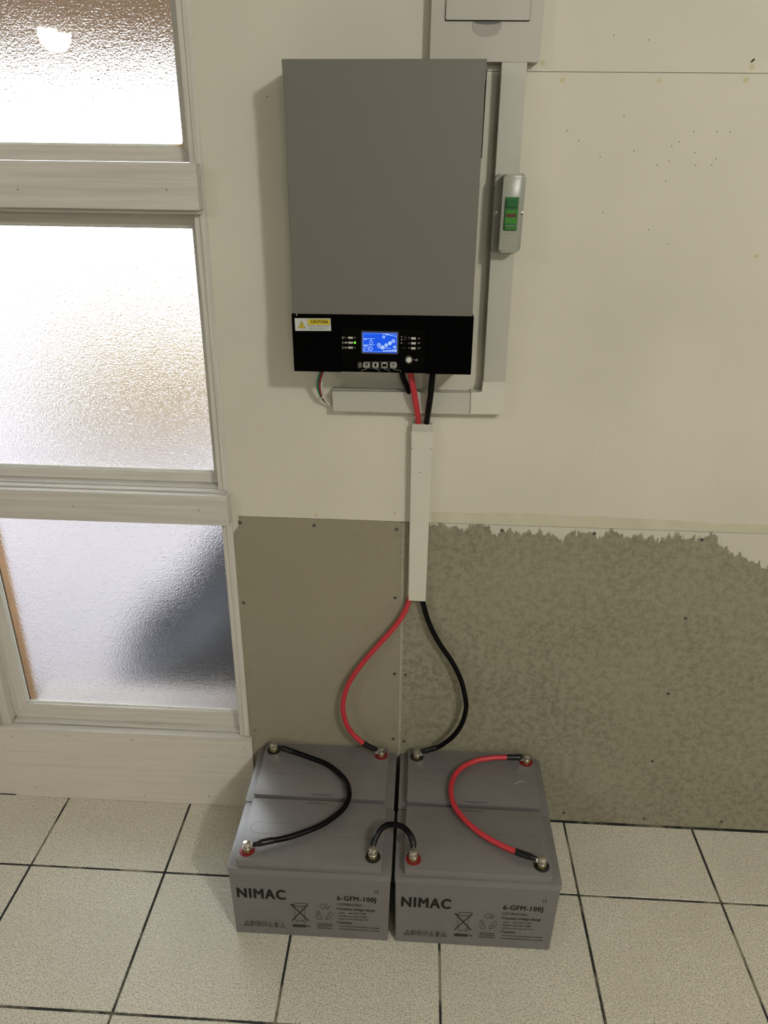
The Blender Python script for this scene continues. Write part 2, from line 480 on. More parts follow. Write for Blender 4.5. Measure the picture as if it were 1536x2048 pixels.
lip.build('paint_band', BAND, wall)
# paint daub beside the rail end
MB().prism([(-0.0400, 0.8110), (-0.0330, 0.8120), (-0.0275, 0.8080), (-0.0262, 0.8020), (-0.0300, 0.7975), (-0.0275, 0.7900), (-0.0300, 0.7830), (-0.0345, 0.7790), (-0.0400, 0.7700)], 'y', 0.0012, -0.0006).build('paint_daub', PLASTER, wall)

# screws in the lower boards
for i, (x, z) in enumerate([(-0.0245, 0.7935), (0.1299, 0.7935), (0.3006, 0.7908), (0.3005, 0.6267), (0.303, 0.4266), (0.3279, 0.4251), (0.3028, 0.2379),
             (0.329, 0.2318), (-0.0303, 0.5993), (-0.0292, 0.4121), (-0.0268, 0.2443), (0.5161, 0.796), (0.7029, 0.7964), (0.9188, 0.7906),
             (0.9201, 0.6028), (0.9178, 0.4036), (0.9143, 0.2062), (0.7275, 0.0292), (0.9239, 0.0227), (1.1102, 0.0256)]):
    b = MB(); b.cyl((x, 0.0012, z), 0.0038, -0.0012, 'y', 14, 0.0004)
    b.box(x - 0.0022, x + 0.0022, -0.0004, 0.0001, z - 0.0004, z + 0.0004); b.box(x - 0.0004, x + 0.0004, -0.0004, 0.0001, z - 0.0022, z + 0.0022)
    b.build('screw', SCREWP if i in (9, 10) else SCREWM, wall)
# small dark nail holes and glue spots on the painted sheets
for x, z in [(0.7676, 1.5249), (0.8043, 1.5254), (0.8249, 1.5244), (0.7469, 1.5102), (0.7361, 1.5035), (0.775, 1.494), (0.8107, 1.4858), (0.8054, 1.4764),
             (0.7796, 1.4754), (0.7172, 1.4754), (0.7354, 1.481), (0.6229, 1.4863), (0.5849, 1.5096), (0.5645, 1.5244), (0.653, 1.546), (0.6762, 1.4955),
             (0.7352, 1.4513), (0.639, 1.4014), (0.719, 1.3757), (0.7559, 1.3534), (0.0744, 1.569), (0.3514, 0.9271), (0.1392, 0.8313), (0.6750, 1.6506), (0.6215, 1.6564)]:
    MB().cyl((x, 0.0004, z), 0.0009, -0.0005, 'y', 8).build('nail_hole', HOLE, wall)
MB().prism([(0.836, 1.6222), (0.8385, 1.6215), (0.8425, 1.6250), (0.8420, 1.6268), (0.8398, 1.6262)], 'y', 0.0003, -0.0006).build('dark_chip', HOLE, wall)
for x, z, r in [(0.5492, 1.5957, .004), (0.7003, 1.5961, .0035), (0.8348, 1.5977, .0042), (0.9079, 1.3361, .0036), (0.5153, 1.6194, .004), (0.1358, 0.8177, .0035), (0.2968, 0.8269, .003), (0.840, 1.6155, .004)]:
    MB().cyl((x, 0.0003, z), r, -0.0006, 'y', 12).build('glue_spot', STAIN, wall)
MB().prism([(0.046, 0.3625), (0.052, 0.3600), (0.0585, 0.3580), (0.0570, 0.3600), (0.052, 0.3632)], 'y', 0.0012, 0.0003).build('scuff', SCREWP, wall)

# rest of the room, outside the picture
tag(MB().box(-5.0, 4.0, -8.0, 0.14, 2.65, 2.75).build('ceiling', CEIL), kind='structure')
tag(MB().box(-5.12, -5.0, -8.0, 0.14, -0.06, 2.75).build('wall_left', ROOMW), kind='structure')
tag(MB().box(4.0, 4.12, -8.0, 0.14, -0.06, 2.75).build('wall_right', ROOMW), kind='structure')
tag(MB().box(-5.12, 4.12, -8.12, -8.0, -0.06, 2.75).build('wall_front', ROOMW), kind='structure')

# ------------------------------------------------------------------ window
win = empty('window_1', (-0.35, 0, 0), kind='structure')
WX = 0.35


def wp(b, name, m_, smooth=False):
    o = b.build(name, m_, win, smooth); o.location.x = WX; return o


# apron boards under the sill
wp(MB().box(-0.6570, -0.0360, -0.0040, 0.0290, 0.0, 0.2190, 0.0012), 'apron_board', KICK)
wp(MB().box(-1.25, -0.6585, -0.0005, 0.0115, 0.0, 0.2150, 0.001), 'apron_board', KICK)
# sill: sloping nosing and an inner step
wp(MB().hexa([(-0.662, -0.0062, 0.2192), (-0.0345, -0.0062, 0.2192), (-0.0400, 0.0600, 0.2192), (-0.662, 0.0600, 0.2192),
              (-0.662, -0.0062, 0.2225), (-0.0345, -0.0062, 0.2225), (-0.0400, 0.0600, 0.2262), (-0.662, 0.0600, 0.2262)], 0.001), 'sill', WOOD)
wp(MB().box(-0.625, -0.0440, 0.0120, 0.0560, 0.2255, 0.2292, 0.0008), 'sill_step', WOOD)
# right jamb and its groove strip
wp(MB().box(-0.0540, -0.0405, -0.0012, 0.11, 0.2262, 1.96, 0.0008), 'jamb', WOODV)
wp(MB().box(-0.0640, -0.0545, 0.0010, 0.11, 0.2262, 1.96, 0.0008), 'jamb_strip', WOODV)
# left post and jamb
wp(MB().box(-0.6520, -0.6290, 0.0060, 0.11, 0.2235, 1.96, 0.0012), 'mullion', WOODV)
wp(MB().box(-0.7000, -0.6530, -0.0060, 0.11, 0.2235, 1.96, 0.0012), 'jamb', WOODV)
wp(MB().box(-0.664, -0.0405, 0.0, 0.11, 1.93, 1.96, 0.001), 'head_rail', WOOD)
# cross rails (proud boards) with their cores
wp(MB().box(-0.6285, -0.0447, -0.0300, 0.0100, 1.3960, 1.4690, 0.0015), 'cross_rail', WOOD)
wp(MB().box(-0.6285, -0.0640, 0.0100, 0.1000, 1.3920, 1.4700), 'rail_core', WOOD)
wp(MB().box(-0.6285, -0.0480, -0.0160, 0.0300, 1.3895, 1.3955, 0.0008), 'rail_lip', WOOD)
wp(MB().box(-0.6285, -0.0405, -0.0270, 0.0100, 0.7985, 0.8640, 0.0018), 'cross_rail', WOOD)
wp(MB().box(-0.6285, -0.0640, 0.0100, 0.1000, 0.7950, 0.8640), 'rail_core', WOOD)
wp(MB().box(-0.6285, -0.0480, -0.0110, 0.0300, 0.8640, 0.8672, 0.0008), 'rail_lip', WOOD)
wp(MB().box(-0.6285, -0.0560, 0.0060, 0.0340, 0.8672, 0.8700, 0.0008), 'rail_lip', WOOD)


def bead_frame(z0, z1, bot, top, xl=-0.6285, xr=-0.0645, xi=-0.5960, xri=-0.0780):
    """mitred glazing beads around one pane: z0/z1 the opening, bot/top inner edges"""
    yb, yf = 0.0440, 0.0280; sl = 0.006
    wp(MB().hexa([(xl, yf, z0), (xr, yf, z0), (xr, yb, z0), (xl, yb, z0), (xi, yf + sl, bot), (xri, yf + sl, bot), (xri, yb, bot), (xi, yb, bot)], 0.0008), 'glazing_bead', WOOD)
    wp(MB().hexa([(xi, yf + sl, top), (xri, yf + sl, top), (xri, yb, top), (xi, yb, top), (xl, yf, z1), (xr, yf, z1), (xr, yb, z1), (xl, yb, z1)], 0.0008), 'glazing_bead', WOOD)
    wp(MB().hexa([(xr, yf, z0), (xr, yb, z0), (xri, yb, bot), (xri, yf + sl, bot), (xr, yf, z1), (xr, yb, z1), (xri, yb, top), (xri, yf + sl, top)], 0.0008), 'glazing_bead', WOODV)
    wp(MB().hexa([(xl, yf, z0), (xi, yf + sl, bot), (xi, yb, bot), (xl, yb, z0), (xl, yf, z1), (xi, yf + sl, top), (xi, yb, top), (xl, yb, z1)], 0.0008), 'glazing_bead', WOODV)


PANES = [(0.2295, 0.7945, 0.2660, 0.7860, -0.0705), (0.8705, 1.3890, 0.8890, 1.3640, -0.0795), (1.4705, 1.9290, 1.4950, 1.9050, -0.0825)]
for z0, z1, bo, to, xri in PANES:
    bead_frame(z0, z1, bo, to, xri=xri)
    wp(MB().box(-0.6230, -0.0660, 0.0450, 0.0490, z0 + 0.002, z1 - 0.002), 'glass_pane', GLASS)
    # line of sealant between glass and bead
    t = 0.0022; xi = -0.596
    b = MB(); b.box(xi, xri, 0.0415, 0.0452, bo - 0.001, bo + t + 0.0015, 0.0006, 1)
    b.box(xi - .001, xi + t, 0.0415, 0.0452, bo, to, 0.0006, 1); b.box(xri - t, xri + .001, 0.0415, 0.0452, bo, to, 0.0006, 1)
    b.box(xi, xri, 0.0415, 0.0452, to - t, to + .001, 0.0006, 1)
    wp(b, 'sealant', PUTTY)
wp(MB().prism([(-0.0815, 1.4945), (-0.0815, 1.5080), (-0.0835, 1.5050), (-0.0855, 1.4995), (-0.0920, 1.4965), (-0.1060, 1.4950)], 'y', 0.0452, 0.0395), 'sealant', STAINP)
# outer stiles and sill of stained timber behind the panes
wp(MB().box(-0.6290, -0.5920, 0.0500, 0.0800, 0.2262, 1.93), 'outer_stile', TIMBER)
wp(MB().box(-0.0740, -0.0645, 0.0500, 0.1250, 0.2262, 1.93), 'outer_stile', TIMBER)
wp(MB().box(-0.5890, -0.0740, 0.0500, 0.1500, 0.2262, 0.2550), 'outer_sill', OSILL)
# nail heads on boards
for x, y, z in [(-0.355, -0.0304, 1.425), (-0.098, -0.0304, 1.428), (-0.10, -0.0274, 0.832), (-0.36, -0.0274, 0.832), (-0.60, -0.0044, 0.030), (-0.32, -0.0044, 0.022),
                (-0.055, -0.0044, 0.19), (-0.33, -0.0044, 0.20), (-0.49, -0.0044, 0.204), (-0.63, -0.0044, 0.195), (-0.155, -0.0044, 0.030)]:
    wp(MB().cyl((x, y + 0.0006, z), 0.0022, -0.0007, 'y', 10), 'nail_head', FILL)

# ------------------------------------------------------------------ outside, seen blurred through the panes
tag(MB().box(-9, 6, 0.14, 14, -0.16, -0.10).build('exterior_ground', EXG), kind='structure')
tag(MB().box(-1.95, -0.70, 3.0, 3.5, -0.10, 0.60, 0.03).build('garden_planter', EXW), 'low yellowish planter block glowing through the middle pane', 'planter')
pr = empty('awning', (-1.0, 0.15, 2.0), 'sloping brown awning blurred behind the top pane', 'awning')
def rp(b, name):
    o = b.build(name, EXR, pr); o.location = (1.0, -0.15, -2.0)
rp(MB().prism([(0.145, 2.000), (0.700, 1.720), (0.700, 1.755), (0.145, 2.035)], 'x', -2.6, 0.9), 'awning_board')
rp(MB().box(-2.6, 0.9, 0.700, 0.730, 1.660, 1.760), 'fascia')
for x in (-2.55, -1.55, -0.55, 0.45):
    rp(MB().prism([(0.145, 1.950), (0.698, 1.672), (0.698, 1.718), (0.145, 1.997)], 'x', x, x + 0.04), 'rafter')
b = MB(); r = bmesh.ops.create_icosphere(b.bm, subdivisions=4, radius=1.0)
for v in b.bm.verts:
    q = v.co; k = 1 + 0.07 * math.sin(5 * q.x + 3 * q.z) + 0.05 * math.sin(9 * q.y + 4 * q.z + 1)
    v.co = Vector((-0.02 + q.x * (0.46 - 0.10 * q.z) * k, 0.42 + q.y * 0.20 * k, max(-0.10, 0.09 + q.z * 0.54 * k)))
tag(b.build('covered_heap', EXD, smooth=True), 'dark blue-grey covered heap blurred behind the lowest pane', 'cover')

# ================================================================== WALL-MOUNTED THINGS
# ------------------------------------------------------------------ consumer unit (distribution box)
cu = empty('distribution_box', (0.4225, 0, 1.618), 'beige plastic distribution box cut off by the top edge of the photo', 'electrical box')
def cp(b, name, m_, smooth=False, par=None):
    o = b.build(name, m_, par or cu, smooth)
    if par is None: o.location = (-0.4225, 0, -1.618)
    return o
b = MB(); b.prism(rrect(0.3375, 0.5080, 1.6175, 1.8400, 0.003), 'y', 0.0, -0.0220, 0.0012)
cp(b, 'body', PVCB)
dr = cp(MB().prism(rrect(0.3600, 0.4868, 1.6718, 1.7950, 0.002), 'y', -0.0222, -0.0262, 0.0008), 'door', PVCB)
b = MB(); b.box(0.3592, 0.3599, -0.0224, -0.0219, 1.671, 1.796); b.box(0.4869, 0.4876, -0.0224, -0.0219, 1.671, 1.796); b.box(0.3592, 0.4876, -0.0224, -0.0219, 1.6706, 1.6716)
cp(b, 'door_gap', HOLE)
# thumb recess: near-flat patch below the door, bowl's shade painted as darker colour
def scos(a, p):
    c = math.cos(a); return math.copysign(abs(c) ** p, c)
b = MB(); cx, cz, rx, rz = 0.4235, 1.6705, 0.0224, 0.0190
rows = []
for j in range(7):
    k = 1 - j / 6.0; dep = 0.0006 + 0.0 * k
    rows.append([b.bm.verts.new((cx + rx * scos(math.pi + math.pi * i / 20, .85) * (0.05 + 0.95 * k), -0.0226 + 0.0004 * (1 - k), cz + rz * scos(math.pi / 2 + math.pi * i / 20, .72) * (0.05 + 0.95 * k))) for i in range(21)])
for A, B in zip(rows, rows[1:]):
    for i in range(20): b.bm.faces.new((A[i], A[i + 1], B[i + 1], B[i]))
cp(b, 'thumb_recess', RECESS_SHADE, True)
b = MB()
b.tube([(cx + rx * scos(math.pi + math.pi * i / 16, .85), -0.0224, cz + rz * scos(math.pi / 2 + math.pi * i / 16, .72)) for i in range(17)], 0.0007, 6, 2)
cp(b, 'recess_rim', PVCB, True)
b = MB(); b.prism([(cx + rx * .94 * math.cos(math.pi * i / 12), cz - 0.0002 - 0.0035 * math.sin(math.pi * i / 12)) for i in range(13)], 'y', -0.0222, -0.0230)
cp(b, 'latch_slot', GROOVE)


# ------------------------------------------------------------------ trunking
def trunk(name, label, x0b, x1b, x0t, x1t, z0, z1, dep, m_):
    e = empty(name, ((x0b + x1b) / 2, 0, z0), label, 'cable trunking')
    off = (-(x0b + x1b) / 2, 0, -z0)
    o = MB().hexa([(x0b + .0004, -dep * .55, z0), (x1b - .0004, -dep * .55, z0), (x1b - .0004, 0, z0), (x0b + .0004, 0, z0),
                   (x0t + .0004, -dep * .55, z1), (x1t - .0004, -dep * .55, z1), (x1t - .0004, 0, z1), (x0t + .0004, 0, z1)]).build('channel', m_, e); o.location = off
    o = MB().hexa([(x0b, -dep, z0), (x1b, -dep, z0), (x1b, -dep * .55, z0), (x0b, -dep * .55, z0),
                   (x0t, -dep, z1), (x1t, -dep, z1), (x1t, -dep * .55, z1), (x0t, -dep * .55, z1)], 0.0012).build('cover', m_, e); o.location = off
    return e


trunk('cable_trunking', 'upper vertical grey trunking between distribution box and isolator switch', 0.4508, 0.4910, 0.4494, 0.4890, 1.4400, 1.6170, 0.0250, PVC)
trunk('cable_trunking', 'lower vertical grey trunking from isolator switch down to elbow', 0.4550, 0.4960, 0.4518, 0.4925, 1.1060, 1.3600, 0.0250, PVC)
e = empty('cable_trunking', (0.305, 0, 1.047), 'horizontal grey trunking under the inverter', 'cable trunking'); off = (-0.305, 0, -1.047)
o = MB().box(0.1760, 0.4370, -0.0140, 0.0, 1.0478, 1.0880, 0.0004, 1).build('channel', PVC, e); o.location = off
o = MB().hexa([(0.1765, -0.0255, 1.0470), (0.4380, -0.0255, 1.0480), (0.4380, -0.0140, 1.0480), (0.1765, -0.0140, 1.0470),
               (0.1750, -0.0255, 1.0862), (0.4380, -0.0255, 1.0895), (0.4380, -0.0140, 1.0895), (0.1750, -0.0140, 1.0862)], 0.0012).build('cover', PVC, e); o.location = off
el = empty('trunking_elbow', (0.465, 0, 1.05), 'cream corner elbow joining the horizontal and vertical trunking', 'trunking elbow')
o = MB().prism([(0.4345, 1.0495), (0.4975, 1.0508), (0.4955, 1.1130), (0.4540, 1.1125), (0.4545, 1.0925), (0.4335, 1.0912)][::-1], 'y', 0.0, -0.0285, 0.0012).build('elbow_cover', PVC2, el); o.location = (-0.465, 0, -1.05)

vt = empty('cable_duct', (0.3475, 0, 0.634), 'white vertical duct carrying the red and black cables down', 'cable trunking'); off = (-0.3475, 0, -0.634)
o = MB().box(0.3272, 0.3660, -0.0110, 0.0, 0.6345, 1.0235, 0.0005, 1).build('channel', PVC2, vt); o.location = off
o = MB().hexa([(0.3298, -0.0212, 0.6340), (0.3660, -0.0212, 0.6335), (0.3660, -0.0110, 0.6335), (0.3298, -0.0110, 0.6340),
               (0.3255, -0.0212, 1.0095), (0.3665, -0.0212, 1.0090), (0.3665, -0.0110, 1.0090), (0.3255, -0.0110, 1.0095)], 0.0012).build('cover', PVC2, vt); o.location = off
o = MB().box(0.3262, 0.3658, -0.0195, -0.0105, 1.0090, 1.0245, 0.0010).build('end_sleeve', PVC, vt); o.location = off
o = MB().box(0.3245, 0.3672, -0.0222, -0.0100, 1.0060, 1.0105, 0.0010).build('clip_band', PVC2, vt); o.location = off
o = MB().prism([(0.3435, 0.9262), (0.3470, 0.9268), (0.3460, 0.9280), (0.3438, 0.9276)], 'y', -0.0213, -0.0216).build('scuff', SCREWM, vt); o.location = off
for x in (0.3283, 0.3640):
    o = MB().cyl((x, -0.0212, 0.9760), 0.0013, -0.0006, 'y', 8).build('rivet', SCREWP, vt); o.location = off

# ------------------------------------------------------------------ isolator switch
iso = empty('isolator_switch', (0.476, 0, 1.337), 'glossy grey isolator box with green rocker switch on the vertical trunking', 'switch'); off = (-0.476, 0, -1.337)
def ip(b, name, m_, smooth=False, par=None):
    o = b.build(name, m_, par or iso, smooth)
    if par is None: o.location = off
    return o
ip(MB().prism(rrect(0.4487, 0.5022, 1.3370, 1.4603, 0.0060), 'y', 0.0, -0.0140, 0.0025, 3), 'back_plate', ISO, True)
ip(MB().prism(rrect(0.4512, 0.5010, 1.3390, 1.4588, 0.0060), 'y', -0.0140, -0.0330, 0.0030, 3), 'shoulder', ISO, True)
ip(MB().prism(rrect(0.4625, 0.4945, 1.3395, 1.4585, 0.0040), 'y', -0.0330, -0.0560, 0.0032, 3), 'raised_cover', ISO, True)
ip(MB().prism(rrect(0.4675, 0.4895, 1.3742, 1.4252, 0.0012), 'y', -0.0560, -0.0572, 0.0005), 'switch_surround', GREEN2)
rk = ip(MB().prism(rrect(0.4690, 0.4880, 1.3765, 1.4230, 0.0012), 'y', -0.0572, -0.0602, 0.0010), 'rocker', GREEN)
ip(MB().prism([(-0.0602, 1.4225), (-0.0640, 1.4180), (-0.0625, 1.4100), (-0.0602, 1.4085)], 'x', 0.4700, 0.4872, 0.0004), 'rocker_tab', GREEN2, par=rk)
ip(MB().prism([(-0.0602, 1.3850), (-0.0622, 1.3838), (-0.0628, 1.3800), (-0.0602, 1.3790)], 'x', 0.4702, 0.4870, 0.0004), 'rocker_tab', GREEN2, par=rk)
ip(MB().box(0.4702, 0.4866, -0.0606, -0.0601, 1.3950, 1.4002), 'indicator_band', DRED, par=rk)
ip(MB().box(0.4702, 0.4868, -0.0616, -0.0601, 1.4062, 1.4090, 0.0003, 1), 'rocker_step', GREEN2, par=rk)
for x, y in ((0.4560, -0.0330), (0.4985, -0.0330)):
    s_ = ip(MB().cyl((x, y + .0004, 1.3995), 0.0030, -0.0016, 'y', 14, 0.0004), 'screw', STEEL, True)
    ip(MB().box(x - 0.0020, x + 0.0020, y - 0.0014, y - 0.0010, 1.3991, 1.3999).box(x - 0.0004, x + 0.0004, y - 0.0014, y - 0.0010, 1.3975, 1.4015), 'slot', HOLE, par=s_)
fl = Flat(); fl.frame(0.4655, 1.4430, 0.4900, 1.4530, 0.0004); o = fl.build('embossed_frame', PVCB, iso, -0.0561); o.location = off
fl = Flat(); fl.frame(0.4665, 1.3460, 0.4890, 1.3650, 0.0004)
for k in range(5): fl.rect(0.4690, 1.3485 + k * .003, 0.4865, 1.3489 + k * .003)
o = fl.build('embossed_marking', PVCB, iso, -0.0561); o.location = off

# ------------------------------------------------------------------ inverter
inv = empty('inverter', (0.272, 0, 1.142), 'large grey wall-mounted inverter with black display panel', 'inverter'); IOFF = (-0.272, 0, -1.142)
def vp(b, name, m_, smooth=False, par=None):
    o = b.build(name, m_, par or inv, smooth)
    if par is None: o.location = IOFF
    return o
vp(MB().prism([(0.1204, 1.2380), (0.4231, 1.2405), (0.4210, 1.5825), (0.4202, 1.5832), (0.4204, 1.5848), (0.4216, 1.5856), (0.4216, 1.6125),
                   (0.1180, 1.6105), (0.1186, 1.5850), (0.1199, 1.5842), (0.1201, 1.5828), (0.1194, 1.5820)], 'y', -0.0300, -0.1000, 0.0012), 'front_cover', INV)
vp(MB().box(0.1290, 0.4150, -0.0300, 0.0, 1.1700, 1.6000, 0.001), 'rear_chassis', BLK)
vp(MB().hexa([(0.4150, -0.0880, 1.4760), (0.4236, -0.0880, 1.4810), (0.4236, -0.0450, 1.4810), (0.4150, -0.0450, 1.4760),
              (0.4150, -0.0880, 1.6030), (0.4234, -0.0880, 1.6010), (0.4234, -0.0450, 1.6010), (0.4150, -0.0450, 1.6030)], 0.0010), 'side_vent', BLK)
for k in range(14):
    z = 1.488 + k * 0.008
    vp(MB().box(0.4230, 0.4240, -0.080, -0.052, z, z + 0.004), 'louvre', BLK2)
vp(MB().hexa([(0.1190, -0.1022, 1.1415), (0.2020, -0.1022, 1.1420), (0.2020, -0.0300, 1.1420), (0.1190, -0.0300, 1.1415),
              (0.1180, -0.1022, 1.2400), (0.2020, -0.1022, 1.2405), (0.2020, -0.0300, 1.2405), (0.1180, -0.0300, 1.2400)], 0.0012), 'wiring_cover', BLK)
vp(MB().hexa([(0.2019, -0.1018, 1.1430), (0.3485, -0.1018, 1.1435), (0.3485, -0.0300, 1.1435), (0.2019, -0.0300, 1.1430),
              (0.2019, -0.1018, 1.2405), (0.3485, -0.1018, 1.2415), (0.3485, -0.0300, 1.2415), (0.2019, -0.0300, 1.2405)], 0.0006), 'wiring_cover', BLK)
vp(MB().hexa([(0.3484, -0.1022, 1.1425), (0.4262, -0.1022, 1.1430), (0.4262, -0.0300, 1.1430), (0.3484, -0.0300, 1.1425),
              (0.3484, -0.1022, 1.2415), (0.4255, -0.1022, 1.2420), (0.4255, -0.0300, 1.2420), (0.3484, -0.0300, 1.2415)], 0.0012), 'wiring_cover', BLK)
pn = vp(MB().prism(rrect(0.2035, 0.3460, 1.1500, 1.2190, 0.0020), 'y', -0.1015, -0.1026, 0.0004), 'control_panel', BLK2)
f = hom([0.200525, 9.46459e-05, -7.43376e-06, 1.22318, 5.94614e-06, -0.000130209, 3.1356e-06, -3.08246e-05])
# display
(xa, za), (xb, zb) = f(385, 515), f(1062, 118)
vp(MB().prism(rrect(xa, xb, za, zb, 0.0016), 'y', -0.1026, -0.1036, 0.0005), 'display_bezel', BEZEL, par=pn)
(xa, za), (xb, zb) = f(409, 490), f(1034, 145)
vp(MB().prism(rrect(xa, xb, za, zb, 0.0006), 'y', -0.1036, -0.1038), 'display_screen', LCD, par=pn)
fl = Flat(f)
def seg7(fl, u, v, w_, h, on, t):
    s_ = {'a': ((u, v), (u + w_, v)), 'd': ((u, v + h), (u + w_, v + h)), 'g': ((u, v + h / 2), (u + w_, v + h / 2)), 'f': ((u, v), (u, v + h / 2)),
          'e': ((u, v + h / 2), (u, v + h)), 'b': ((u + w_, v), (u + w_, v + h / 2)), 'c': ((u + w_, v + h / 2), (u + w_, v + h))}
    for k in on:
        (a, b_), (c, d) = s_[k]; L = math.hypot(c - a, d - b_); ux, uy = (c - a) / L * t * .75, (d - b_) / L * t * .75
        fl.line([(a + ux, b_ + uy), (c - ux, d - uy)], t)
seg7(fl, 430, 388, 40, 72, 'abged', 8); seg7(fl, 488, 388, 36, 72, 'abgcd', 8); seg7(fl, 540, 388, 40, 72, 'abcdef', 8)
seg7(fl, 540, 280, 40, 68, 'abcdef', 8); fl.line([(590, 310), (598, 316)], 8); fl.line([(590, 420), (598, 424)], 8)
fl.rect(422, 240, 628, 247); fl.rect(422, 352, 628, 359); fl.rect(428, 250, 482, 262); fl.rect(428, 364, 498, 374)
fl.line([(545, 252), (556, 270), (568, 252)], 5)
fl.line([(880, 176), (1022, 204)], 10); fl.rect(770, 158, 880, 166); fl.rect(830, 166, 880, 180); fl.rect(905, 152, 1030, 157)
def hexring(u, v, r, n=6):
    fl.line([(u + r * math.cos(math.radians(60 * i + 30)), v + r * math.sin(math.radians(60 * i + 30))) for i in range(n)], 13, True)
for u, v, r in ((705, 357, 28), (770, 405, 32), (836, 362, 28), (903, 328, 30), (965, 288, 28)): hexring(u, v, r)
fl.disc(770, 402, 20); fl.disc(836, 362, 14); fl.disc(903, 325, 19); fl.disc(712, 355, 8); fl.disc(965, 287, 9)
fl.arc(791, 214, 26, 14); fl.arc(986, 397, 26, 14); fl.line([(990, 392), (999, 397)], 9)
fl.rect(678, 405, 742, 414); fl.rect(808, 412, 915, 420)
for k, (a, b_) in enumerate(((775, 820), (832, 868), (880, 918), (930, 968), (978, 1022))): fl.poly([(a, 458 - k * 4), (b_, 456 - k * 4), (b_, 474), (a, 474)])
fl.frame(417, 152, 1027, 482, 3)
fl.build('display_segments', LCDW, pn, -0.1039)
# indicator windows, keys
for u0, v0, u1, v1 in ((146, 214, 234, 248), (146, 302, 234, 337), (146, 391, 234, 426)):
    (xa, za), (xb, zb) = f(u0, v1), f(u1, v0); vp(MB().box(xa, xb, -0.1032, -0.1024, za, zb, 0.0002, 1), 'indicator_window', LENS, par=pn)
for u0, v0, u1, v1 in ((1284, 223, 1372, 261), (1284, 312, 1372, 350), (1284, 402, 1367, 440)):
    (xa, za), (xb, zb) = f(u0, v1), f(u1, v0); vp(MB().box(xa, xb, -0.1032, -0.1024, za, zb, 0.0002, 1), 'menu_key', LENS, par=pn)
x, z = f(270, 318); vp(MB().cyl((x, -0.1022, z), 0.0019, -0.0014, 'y', 16, 0.0005), 'green_indicator', LEDG, True, pn)
for u, v in ((270, 232), (272, 408), (1248, 235), (1248, 328), (1248, 416)):
    x, z = f(u, v); vp(MB().cyl((x, -0.1022, z), 0.0017, -0.0007, 'y', 12), 'unlit_indicator', BEZEL, par=pn)
x, z = f(1243, 628)
vp(MB().cyl((x, -0.1022, z), 0.0066, -0.0012, 'y', 28, 0.0004), 'power_button_ring', BEZEL, True, pn)
vp(MB().cyl((x, -0.1030, z), 0.0046, -0.0028, 'y', 24, 0.0008), 'power_button', BUTTON, True, pn)
fl = Flat(f); fl.arc(1243, 628, 70, 9, n=32); fl.line([(1318, 628), (1345, 628)], 6); fl.arc(1385, 634, 22, 6, -60, 240); fl.line([(1385, 606), (1385, 626)], 6)
# icon keys row
for u0, u1 in ((420, 542), (584, 700), (744, 862), (903, 1027)):
    r = 18; P = [(u1 - r, 672), (u1, 672 + r), (u1, 776 - r), (u1 - r, 776), (u0 + r, 776), (u0, 776 - r), (u0, 672 + r), (u0 + r, 672)]
    fl.line(P, 5, True)
    fl.poly([(u0 + (p - u0) * .84 + (u1 - u0) * .08, 724 + (q - 724) * .82) for p, q in P])
fl.line([(345, 676), (375, 676), (390, 692), (390, 758), (375, 774), (345, 774), (330, 758), (330, 692)], 5, True)
fl.line([(345, 705), (375, 742), (361, 760), (361, 688), (375, 705), (345, 745)], 5)
fl.line([(488, 785), (486, 795), (395, 815), (388, 848)], 5); fl.line([(640, 785), (645, 795), (708, 815), (714, 848)], 5)
fl.line([(800, 785), (803, 795), (888, 822), (900, 848)], 5); fl.line([(962, 785), (964, 800), (1098, 825), (1104, 848)], 5)
fl.line([(430, 668), (1010, 668)], 2.5); fl.line([(530, 783), (1010, 783)], 2.5)
# arrows and captions beside the keys
fl.line([(1410, 252), (1427, 232), (1444, 252)], 8); fl.line([(1408, 316), (1426, 338), (1444, 316)], 8)
fl.line([(1450, 400), (1450, 418), (1405, 420)], 5); fl.line([(1418, 408), (1403, 420), (1418, 434)], 5)
fl.text('AC', (1158, 222), (1200, 222), 0.0019, 0.01); fl.text('INV', (1150, 275), (1202, 275), 0.0019, 0.01); fl.rect(1148, 236, 1206, 239)
fl.text('CHG', (1150, 340), (1204, 340), 0.0020, 0.01); fl.text('FAULT', (1115, 428), (1202, 428), 0.0022, 0.01)
fl.disc(1112, 213, 11); fl.arc(1112, 264, 13, 4); fl.arc(1112, 264, 6, 5); fl.disc(1110, 326, 11)
fl.build('printed_symbols', PRINT, pn, -0.1029)
# icons left of the indicator windows
fl = Flat(f)
fl.frame(36, 208, 62, 250, 4); fl.arc(49, 229, 14, 4); fl.line([(66, 245), (82, 215)], 4); fl.arc(92, 229, 9, 4, 180, 360, 8); fl.arc(112, 229, 9, 4, 0, 180, 8)
for v in (318, 408):
    fl.frame(40, v - 20, 58, v + 22, 4); fl.line([(58, v), (72, v)], 4); fl.line([(72, v), (86, v - 9), (86, v + 9)], 4, True)
fl.rect(92, 304, 128, 332); fl.frame(92, 394, 128, 422, 4); fl.line([(92, 394), (128, 422)], 3); fl.line([(92, 422), (128, 394)], 3)
fl.build('indicator_icons', PRINT, pn, -0.1029)
fl = Flat(f)
fl.rect(452, 700, 510, 728); fl.rect(447, 744, 515, 754); fl.line([(458, 700), (466, 688), (500, 688), (508, 700)], 6)
fl.line([(620, 688), (640, 702), (662, 688)], 8); fl.rect(620, 700, 662, 745); fl.line([(620, 760), (640, 746), (662, 760)], 8)
fl.rect(762, 708, 842, 752); fl.rect(772, 695, 790, 708); fl.rect(812, 695, 832, 708)
